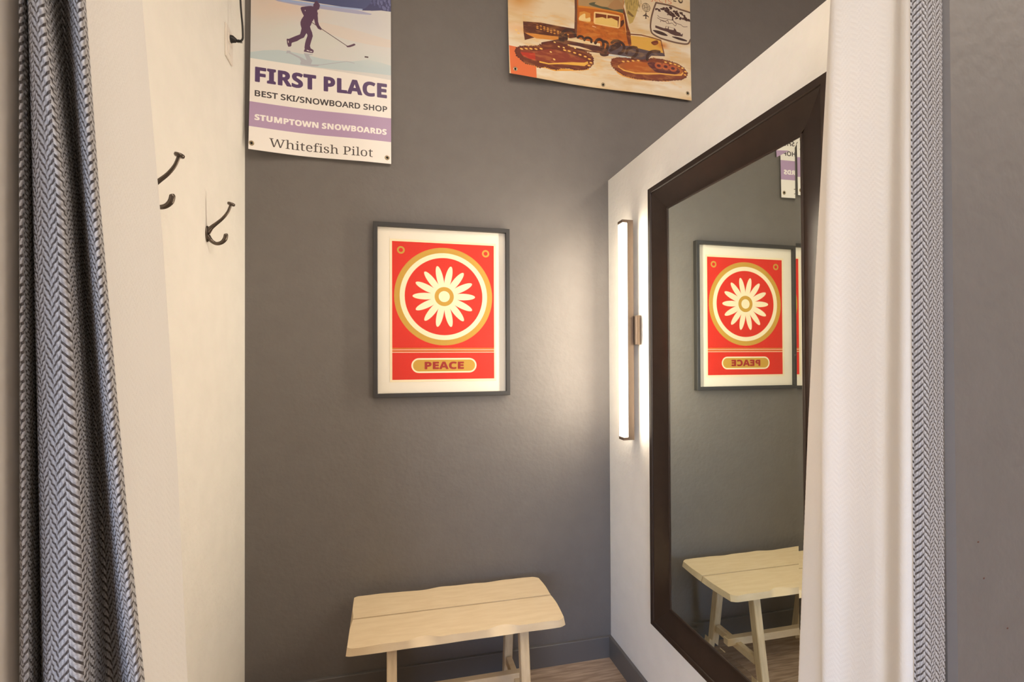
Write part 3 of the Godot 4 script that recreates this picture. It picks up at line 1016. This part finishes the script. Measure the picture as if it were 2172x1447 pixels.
func materials() -> void:
	M.grey = paint(Color(0.425, 0.408, 0.396), 0.62, 0.11, 3)
	M.white = paint(Color(0.94, 0.93, 0.90), 0.75, 0.12, 9)
	M.jamb_white = paint(Color(0.90, 0.88, 0.855), 0.6, 0.1, 31)
	M.baseboard = flat_mat(Color(0.40, 0.39, 0.385), 0.34)
	M.ceiling = flat_mat(Color(0.88, 0.87, 0.85), 0.9)
	M.subfloor = flat_mat(Color(0.66, 0.57, 0.49), 0.7)
	M.floor_woods = []
	for k in 4:
		M.floor_woods.append(wood(Color(0.54, 0.45, 0.375).lightened(0.02 * k), Color(0.80, 0.705, 0.615).lightened(0.02 * k), Vector3(0.35, 4.0, 3.6), 0.5, 40 + k, Vector3(0.37 * k, 0, 0.21 * k), 0.03))
	M.bench_wood = wood(Color(0.84, 0.755, 0.615), Color(0.885, 0.81, 0.68), Vector3(0.7, 3.2, 3.4), 0.55, 60, Vector3.ZERO, 0.018)
	M.leg_wood = wood(Color(0.80, 0.715, 0.57), Color(0.89, 0.815, 0.68), Vector3(5.0, 0.8, 5.0), 0.6, 61, Vector3.ZERO, 0.02)
	M.espresso = wood(Color(0.155, 0.110, 0.085), Color(0.195, 0.145, 0.115), Vector3.ONE * 1.5, 0.33, 70)
	M.mirror = flat_mat(Color(0.90, 0.925, 0.895), 0.0, 1.0)
	M.mirror_edge = flat_mat(Color(0.10, 0.14, 0.13), 0.2)
	M.frame_grey = flat_mat(Color(0.20, 0.195, 0.195), 0.45)
	M.mat_board = flat_mat(Color(0.89, 0.865, 0.81), 0.9)
	M.backing = flat_mat(Color(0.45, 0.36, 0.27), 0.9)
	M.glass = flat_mat(Color(1, 1, 1, 0.01), 0.0)
	M.glass.metallic_specular = 0.15
	M.glass.transparency = BaseMaterial3D.TRANSPARENCY_ALPHA
	M.print = flat_mat(Color.WHITE, 0.7)
	M.print.albedo_texture = print_rosette()
	M.brass = flat_mat(Color(0.66, 0.60, 0.50), 0.3, 1.0)
	M.dark_hole = flat_mat(Color(0.06, 0.055, 0.05), 0.8)
	M.hook_metal = flat_mat(Color(0.40, 0.365, 0.335), 0.28, 0.9)
	M.plastic_white = flat_mat(Color(0.90, 0.87, 0.83), 0.4)
	M.cord_black = flat_mat(Color(0.10, 0.09, 0.085), 0.5)
	M.nickel = flat_mat(Color(0.52, 0.46, 0.41), 0.38, 0.9)
	M.white_metal = flat_mat(Color(0.88, 0.87, 0.85), 0.5)
	M.panel_glow = flat_mat(Color(0.9, 0.9, 0.9), 0.6)
	M.panel_glow.emission_enabled = true
	M.panel_glow.emission = WARM
	M.panel_glow.emission_energy_multiplier = 1.5
	M.bar_glow = flat_mat(Color(0.9, 0.9, 0.9), 0.5)
	M.bar_glow.emission_enabled = true
	M.bar_glow.emission = Color(1.0, 0.95, 0.88)
	M.bar_glow.emission_energy_multiplier = 1.6
	M.chip = flat_mat(Color(0.34, 0.22, 0.17), 0.8)
	var wv := weave_images()
	var hb := flat_mat(Color.WHITE, 0.8)
	hb.albedo_texture = wv[0]
	hb.normal_enabled = true
	hb.normal_texture = wv[1]
	hb.normal_scale = 1.0
	hb.uv1_scale = Vector3(1.0 / (COLUMN * 4.0), 1.0 / (PITCH * 5.0), 1.0)
	hb.rim_enabled = true
	hb.rim = 0.3
	M.herringbone = hb
	var ln := flat_mat(Color(0.885, 0.88, 0.87), 0.9)
	ln.normal_enabled = true
	ln.normal_texture = bump_tex(0.12, 90, 3.0, 3)
	ln.normal_scale = 0.25
	ln.uv1_scale = Vector3(9.0, 9.0, 1.0)
	ln.backlight_enabled = true
	ln.backlight = Color(0.34, 0.31, 0.28)
	M.lining = ln

func wall_box(called: String, lo: Vector3, hi: Vector3, mat: Material, b := 0.002) -> MeshInstance3D:
	var q := span_box(lo, hi, b)
	return structure(called, q[0], mat, q[1])

func build_shell() -> void:
	# floor: slab and planks
	var floor_node := wall_box("floor", Vector3(-5.2, -0.14, -2.4), Vector3(5.2, -0.006, 4.9), M.subfloor)
	var wdt := 0.181
	var lens := [0.7, 1.22]
	var mesh_for := {}
	for j in 17:
		var z := ZB + wdt * j
		var x := -1.6 - 0.41 * ((j * 7) % 3)
		var k := 0
		while x < 2.0:
			var ln: float = lens[1] if (j + k) % 5 else lens[0]
			if not mesh_for.has(ln):
				mesh_for[ln] = cbox(Vector3(ln - 0.0012, 0.006, wdt - 0.0012), 0.0008)
			part("plank", mesh_for[ln], M.floor_woods[(j * 3 + k * 5) % 4], floor_node, Vector3(x + ln / 2.0, -0.003, z + wdt / 2.0) - floor_node.position)
			x += ln
			k += 1
	# end wall of the shop, the fitting room's left wall, right partition and front stubs
	wall_box("wall_back", Vector3(-5.2, 0, ZB - 0.12), Vector3(5.2, CEIL, ZB), M.grey)
	wall_box("wall_left", Vector3(XL - 0.12, 0, ZB), Vector3(XL, CEIL, ZF - 0.004), M.white)
	wall_box("wall_right", Vector3(XR, 0, ZB), Vector3(XR + 0.12, PTOP, ZF - 0.12), M.white)
	wall_box("wall_front_left", Vector3(XL - 0.12, 0, ZF - 0.12), Vector3(JAMB_L, CEIL, ZF + 0.06), M.jamb_white, 0.008)
	wall_box("wall_front_right", Vector3(JAMB_R, 0, ZF - 0.12), Vector3(XR + 0.12, 2.55, ZF), M.grey, 0.009)
	# the shop around
	wall_box("wall_shop_left", Vector3(-5.2, 0, ZB), Vector3(-5.08, CEIL, 4.9), M.white)
	wall_box("wall_shop_right", Vector3(5.08, 0, ZB), Vector3(5.2, CEIL, 4.9), M.white)
	wall_box("ceiling", Vector3(-5.2, CEIL, ZB - 0.12), Vector3(5.2, CEIL + 0.12, 4.9), M.ceiling)
	# shop front with one wide window
	wall_box("wall_shop_front_low", Vector3(-5.08, 0, 4.78), Vector3(5.08, 0.5, 4.9), M.white)
	wall_box("wall_shop_front_top", Vector3(-5.08, 3.1, 4.78), Vector3(5.08, CEIL, 4.9), M.white)
	wall_box("wall_shop_front_left", Vector3(-5.08, 0.5, 4.78), Vector3(-4.7, 3.1, 4.9), M.white)
	wall_box("wall_shop_front_right", Vector3(-0.9, 0.5, 4.78), Vector3(5.08, 3.1, 4.9), M.white)
	var win := wall_box("window_1", Vector3(-4.7, 0.5, 4.835), Vector3(-0.9, 3.1, 4.841), M.glass)
	for x in [-4.67, -2.8, -0.93]:
		part("window_frame", cbox(Vector3(0.06, 2.6, 0.07), 0.004), M.frame_grey, win, Vector3(x, 1.8, 4.838) - win.position)
	for y in [0.53, 3.07]:
		part("window_frame", cbox(Vector3(3.68, 0.06, 0.07), 0.004), M.frame_grey, win, Vector3(-2.8, y, 4.838) - win.position)
	# baseboards: profile with a small bevelled top
	baseboard("baseboard_back", Vector3(XL, 0, ZB), Vector3(XR, 0, ZB), Vector3(0, 0, 1))
	baseboard("baseboard_right", Vector3(XR, 0, ZB), Vector3(XR, 0, ZF - 0.12), Vector3(-1, 0, 0))
	baseboard("baseboard_left", Vector3(XL, 0, ZB), Vector3(XL, 0, ZF - 0.12), Vector3(1, 0, 0))
	# chips in the paint of the front stub
	for q in [[0.9302, 1.1532], [0.9416, 1.0927], [0.9927, 1.0042]]:
		var c := SphereMesh.new()
		c.radius = 0.0022
		c.height = 0.0044
		c.radial_segments = 8
		c.rings = 4
		var w := get_node("wall_front_right")
		var o := part("paint_chip", c, M.chip, w, Vector3(q[0], q[1], ZF) - w.position)
		o.scale = Vector3(1.0, 0.7, 0.15)

func baseboard(called: String, a: Vector3, b: Vector3, out: Vector3) -> void:
	var st := begin()
	var prof := [Vector2(0.0, 0.0), Vector2(0.0145, 0.0), Vector2(0.0145, 0.0965), Vector2(0.0135, 0.0985), Vector2(0.0125, 0.0995), Vector2(0.0, 0.1)]
	var d := (b - a).normalized()
	var e0 := a
	for i in prof.size() - 1:
		var p: Vector2 = prof[i]
		var q: Vector2 = prof[i + 1]
		var n := (out * (q.y - p.y) + Vector3.UP * (p.x - q.x))
		if i == 0:
			n = Vector3.DOWN
		quad(st, e0 + out * p.x + Vector3.UP * p.y, e0 + out * q.x + Vector3.UP * q.y, b + out * q.x + Vector3.UP * q.y, b + out * p.x + Vector3.UP * p.y, n)
	quad(st, e0, e0 + Vector3.UP * 0.1, b + Vector3.UP * 0.1, b, -out)
	for s in [[e0, -d], [b, d]]:
		for i in range(1, prof.size() - 1):
			var p3 := []
			for k in [0, i, i + 1]:
				p3.append(s[0] + out * prof[k].x + Vector3.UP * prof[k].y)
			tri(st, p3[0], p3[1], p3[2], s[1])
	structure(called, done(st), M.baseboard)

func build_things() -> void:
	# ---- mirror on the right partition
	var mw := 0.8343
	var mh := 1.722
	var mir := thing("wall_mirror", "tall mirror in a wide dark brown wooden frame on the white partition", "mirror", Vector3(XR, 1.2642, -1.3464), -PI / 2.0)
	var prof := [Vector2(0, 0), Vector2(0, 0.041), Vector2(0.002, 0.045), Vector2(0.020, 0.045), Vector2(0.0215, 0.0435), Vector2(0.0225, 0.0405)]
	for k in 13:
		var f := k / 12.0
		prof.append(Vector2(0.025 + 0.073 * f, 0.0405 - 0.0215 * (0.55 * f + 0.45 * sin(f * PI / 2.0))))
	prof += [Vector2(0.0995, 0.0185), Vector2(0.101, 0.0215), Vector2(0.1040, 0.0225), Vector2(0.1065, 0.0205), Vector2(0.1075, 0.016), Vector2(0.1075, 0.0)]
	for e in 4:
		part("frame_rail", rail(mw, mh, e, prof), M.espresso, mir)
	var gw := mw / 2.0 - 0.1065
	var gh := mh / 2.0 - 0.1065
	var st := begin()
	var bv := 0.020
	var zi := 0.0175
	quad(st, Vector3(-gw + bv, -gh + bv, zi), Vector3(gw - bv, -gh + bv, zi), Vector3(gw - bv, gh - bv, zi), Vector3(-gw + bv, gh - bv, zi), Vector3.BACK)
	part("mirror_glass", done(st), M.mirror, mir)
	for e in 4:
		part("bevel", rail(gw * 2.0, gh * 2.0, e, [Vector2(0, zi + 0.0005), Vector2(bv, zi), Vector2(bv, 0.012)]), M.mirror, mir)
	part("backing_board", cbox(Vector3(gw * 2.0, gh * 2.0, 0.010), 0.001), M.backing, mir, Vector3(0, 0, 0.0055))

	# ---- lit bars on either side of the mirror
	wall_light("vertical glowing bar light between the grey wall's corner and the mirror", -1.9525)
	wall_light("vertical glowing bar light past the mirror, hidden behind the right curtain", -0.800)

	# ---- framed print on the end wall
	var pw := 0.608
	var ph := 0.767
	var pic := thing("framed_print", "charcoal framed red, gold and cream print with wide cream mat on grey wall", "picture", Vector3(0.2173, 1.668, ZB))
	var fp := [Vector2(0, 0.002), Vector2(0, 0.029), Vector2(0.0012, 0.030), Vector2(0.0168, 0.030), Vector2(0.018, 0.029), Vector2(0.018, 0.002)]
	for e in 4:
		part("frame_rail", rail(pw, ph, e, fp), M.frame_grey, pic)
	part("backing_board", cbox(Vector3(pw - 0.036, ph - 0.036, 0.006), 0.0005), M.backing, pic, Vector3(0, 0, 0.0055))
	part("mat_board", cbox(Vector3(pw - 0.036, ph - 0.036, 0.004), 0.0005), M.mat_board, pic, Vector3(0, 0, 0.0107))
	var sheet := QuadMesh.new()
	sheet.size = Vector2(0.476, 0.632)
	part("paper_print", sheet, M.print, pic, Vector3(0.0035, -0.0005, 0.0135))
	var pane := QuadMesh.new()
	pane.size = Vector2(pw - 0.034, ph - 0.034)
	part("glass_pane", pane, M.glass, pic, Vector3(0, 0, 0.0205))

	# ---- banners on the end wall
	banner("sports_banner", "white and purple FIRST PLACE vinyl banner with a hockey skater silhouette", Vector3(-0.575, 2.313, ZB), 0.565, 0.922, sheet_of(0), 0.028, 0.006, [Vector2(0.0107, 0.026), Vector2(0.5478, 0.026)])
	banner("vehicle_banner", "orange and cream vinyl banner showing a tracked snow vehicle, above the partition", Vector3(0.522, 2.772, ZB), 0.966, 0.658, sheet_of(1), 0.020, 0.008, [Vector2(0.0289, 0.0253), Vector2(0.4771, 0.020), Vector2(0.9436, 0.035)])

	# ---- bench
	make_bench()

	# ---- hooks on the left wall
	make_hook("dark bronze double coat hook nearer the end wall, fully in view", -1.80)
	make_hook("dark bronze double coat hook half hidden behind the curtain lining", -1.395)

	# ---- outlet, plug and cord
	var ol := thing("outlet_plate", "white cover plate of a wall outlet on the white wall", "outlet", Vector3(XL, 2.63, -2.012))
	part("cover_plate", cbox(Vector3(0.006, 0.122, 0.076), 0.002), M.plastic_white, ol, Vector3(0.003, 0, 0))
	for s in [-1.0, 1.0]:
		part("socket_face", cbox(Vector3(0.004, 0.034, 0.030), 0.0015), M.plastic_white, ol, Vector3(0.0065, s * 0.022, 0))
	var plug := thing("power_plug", "black power plug with cord rising up the white wall", "plug", Vector3(XL + 0.0085, 2.652, -2.012))
	part("plug_body", tube(spline([Vector3(0, 0, 0), Vector3(0.006, 0, 0), Vector3(0.013, -0.002, 0), Vector3(0.020, -0.004, 0)], 4), lerp_list([0.0145, 0.0140, 0.0105, 0.0070], 4), 18, Vector3.BACK, 0.8), M.cord_black, plug)
	for k in 5:
		var xx := 0.021 + 0.0038 * k
		part("strain_relief_rib", tube([Vector3(xx, -0.0045, 0), Vector3(xx + 0.0012, -0.0042, 0), Vector3(xx + 0.0024, -0.0040, 0)], [0.0052, 0.0066, 0.0052], 14), M.cord_black, plug)
	part("cord", tube(spline([Vector3(0.018, -0.004, 0), Vector3(0.033, -0.003, 0), Vector3(0.0405, 0.006, 0), Vector3(0.0415, 0.022, 0), Vector3(0.040, 0.060, 0), Vector3(0.034, 0.140, 0.0), Vector3(0.028, 0.30, 0.0), Vector3(0.016, 0.60, 0), Vector3(0.010, 0.95, 0), Vector3(0.010, 1.248, 0)], 8), lerp_list([0.0034, 0.0034, 0.0034, 0.0034, 0.0034, 0.0034, 0.0034, 0.0034, 0.0034, 0.0034], 8), 12), M.cord_black, plug)

	# ---- curtain rod and curtains
	var rod := thing("curtain_rod", "dark metal curtain rod across the doorway opening", "curtain rod", Vector3((JAMB_L + JAMB_R) / 2.0, 2.42, -0.66))
	var rm := CylinderMesh.new()
	rm.top_radius = 0.011
	rm.bottom_radius = 0.011
	rm.height = JAMB_R - JAMB_L - 0.004
	rm.radial_segments = 20
	part("tube", rm, M.hook_metal, rod, Vector3.ZERO, Basis(Vector3.BACK, PI / 2.0))
	for s in [-1.0, 1.0]:
		part("end_socket", tube([Vector3(s * 0.640, 0, 0), Vector3(s * 0.632, 0, 0), Vector3(s * 0.628, 0, 0)], [0.022, 0.022, 0.014], 20), M.hook_metal, rod)
	var ring := TorusMesh.new()
	ring.inner_radius = 0.014
	ring.outer_radius = 0.018
	ring.rings = 20
	ring.ring_segments = 8
	for x in [-0.40, -0.375, -0.35, -0.325, 0.80, 0.82, 0.84, 0.86]:
		part("curtain_ring", ring, M.hook_metal, rod, Vector3(x, 2.417, -0.66) - rod.position, Basis(Vector3.BACK, PI / 2.0))
	curtain("grey herringbone curtain with white lining drawn to the left jamb, beside the coat hooks", LEFT_FACE, LEFT_LINING, 1.0)
	curtain("grey herringbone curtain with white lining drawn to the right jamb, in front of the mirror", RIGHT_FACE, RIGHT_LINING, -1.0)

func sheet_of(n: int) -> ImageTexture:
	return print_ice() if n == 0 else print_cat()

const LEFT_FACE := [[0.665, -0.408, -0.408, -0.408, -0.408], [0.64, -0.3823, -0.3889, -0.393, -0.3946], [0.695, -0.404, -0.408, -0.408, -0.408], [0.655, -0.3749, -0.3829, -0.391, -0.399], [0.63, -0.353, -0.3538, -0.365, -0.3868], [0.628, -0.3243, -0.3299, -0.348, -0.3786], [0.698, -0.332, -0.3477, -0.3698, -0.3985], [0.652, -0.2824, -0.314, -0.3408, -0.3628], [0.632, -0.2651, -0.2966, -0.3236, -0.3461], [0.645, -0.2643, -0.296, -0.3231, -0.3453]]
const LEFT_LINING := [[0.648, -0.2657, -0.2975, -0.3245, -0.3467], [0.7, -0.2831, -0.3131, -0.3388, -0.3602], [0.76, -0.2963, -0.3212, -0.3457, -0.3697], [0.82, -0.3095, -0.328, -0.3497, -0.3746], [0.88, -0.3196, -0.3345, -0.3554, -0.3824], [0.895, -0.345, -0.360, -0.380, -0.405]]
const RIGHT_FACE := [[0.625, 0.8690, 0.8690, 0.8700, 0.8705], [0.606, 0.8577, 0.8600, 0.8640, 0.8680], [0.592, 0.8152, 0.8184, 0.8226, 0.8278], [0.59, 0.7917, 0.7938, 0.7972, 0.8019], [0.598, 0.7847, 0.7864, 0.7891, 0.7927]]
const RIGHT_LINING := [[0.6, 0.7873, 0.789, 0.7917, 0.7952], [0.618, 0.781, 0.7862, 0.7932, 0.8019], [0.662, 0.8119, 0.8186, 0.8287, 0.8421], [0.685, 0.8087, 0.8157, 0.8243, 0.8346], [0.735, 0.809, 0.8136, 0.8204, 0.8294], [0.775, 0.7976, 0.8023, 0.8123, 0.8276], [0.8, 0.8133, 0.8186, 0.8305, 0.8488], [0.86, 0.8315, 0.8509, 0.8745, 0.9024], [0.868, 0.8400, 0.8590, 0.8820, 0.9090]]
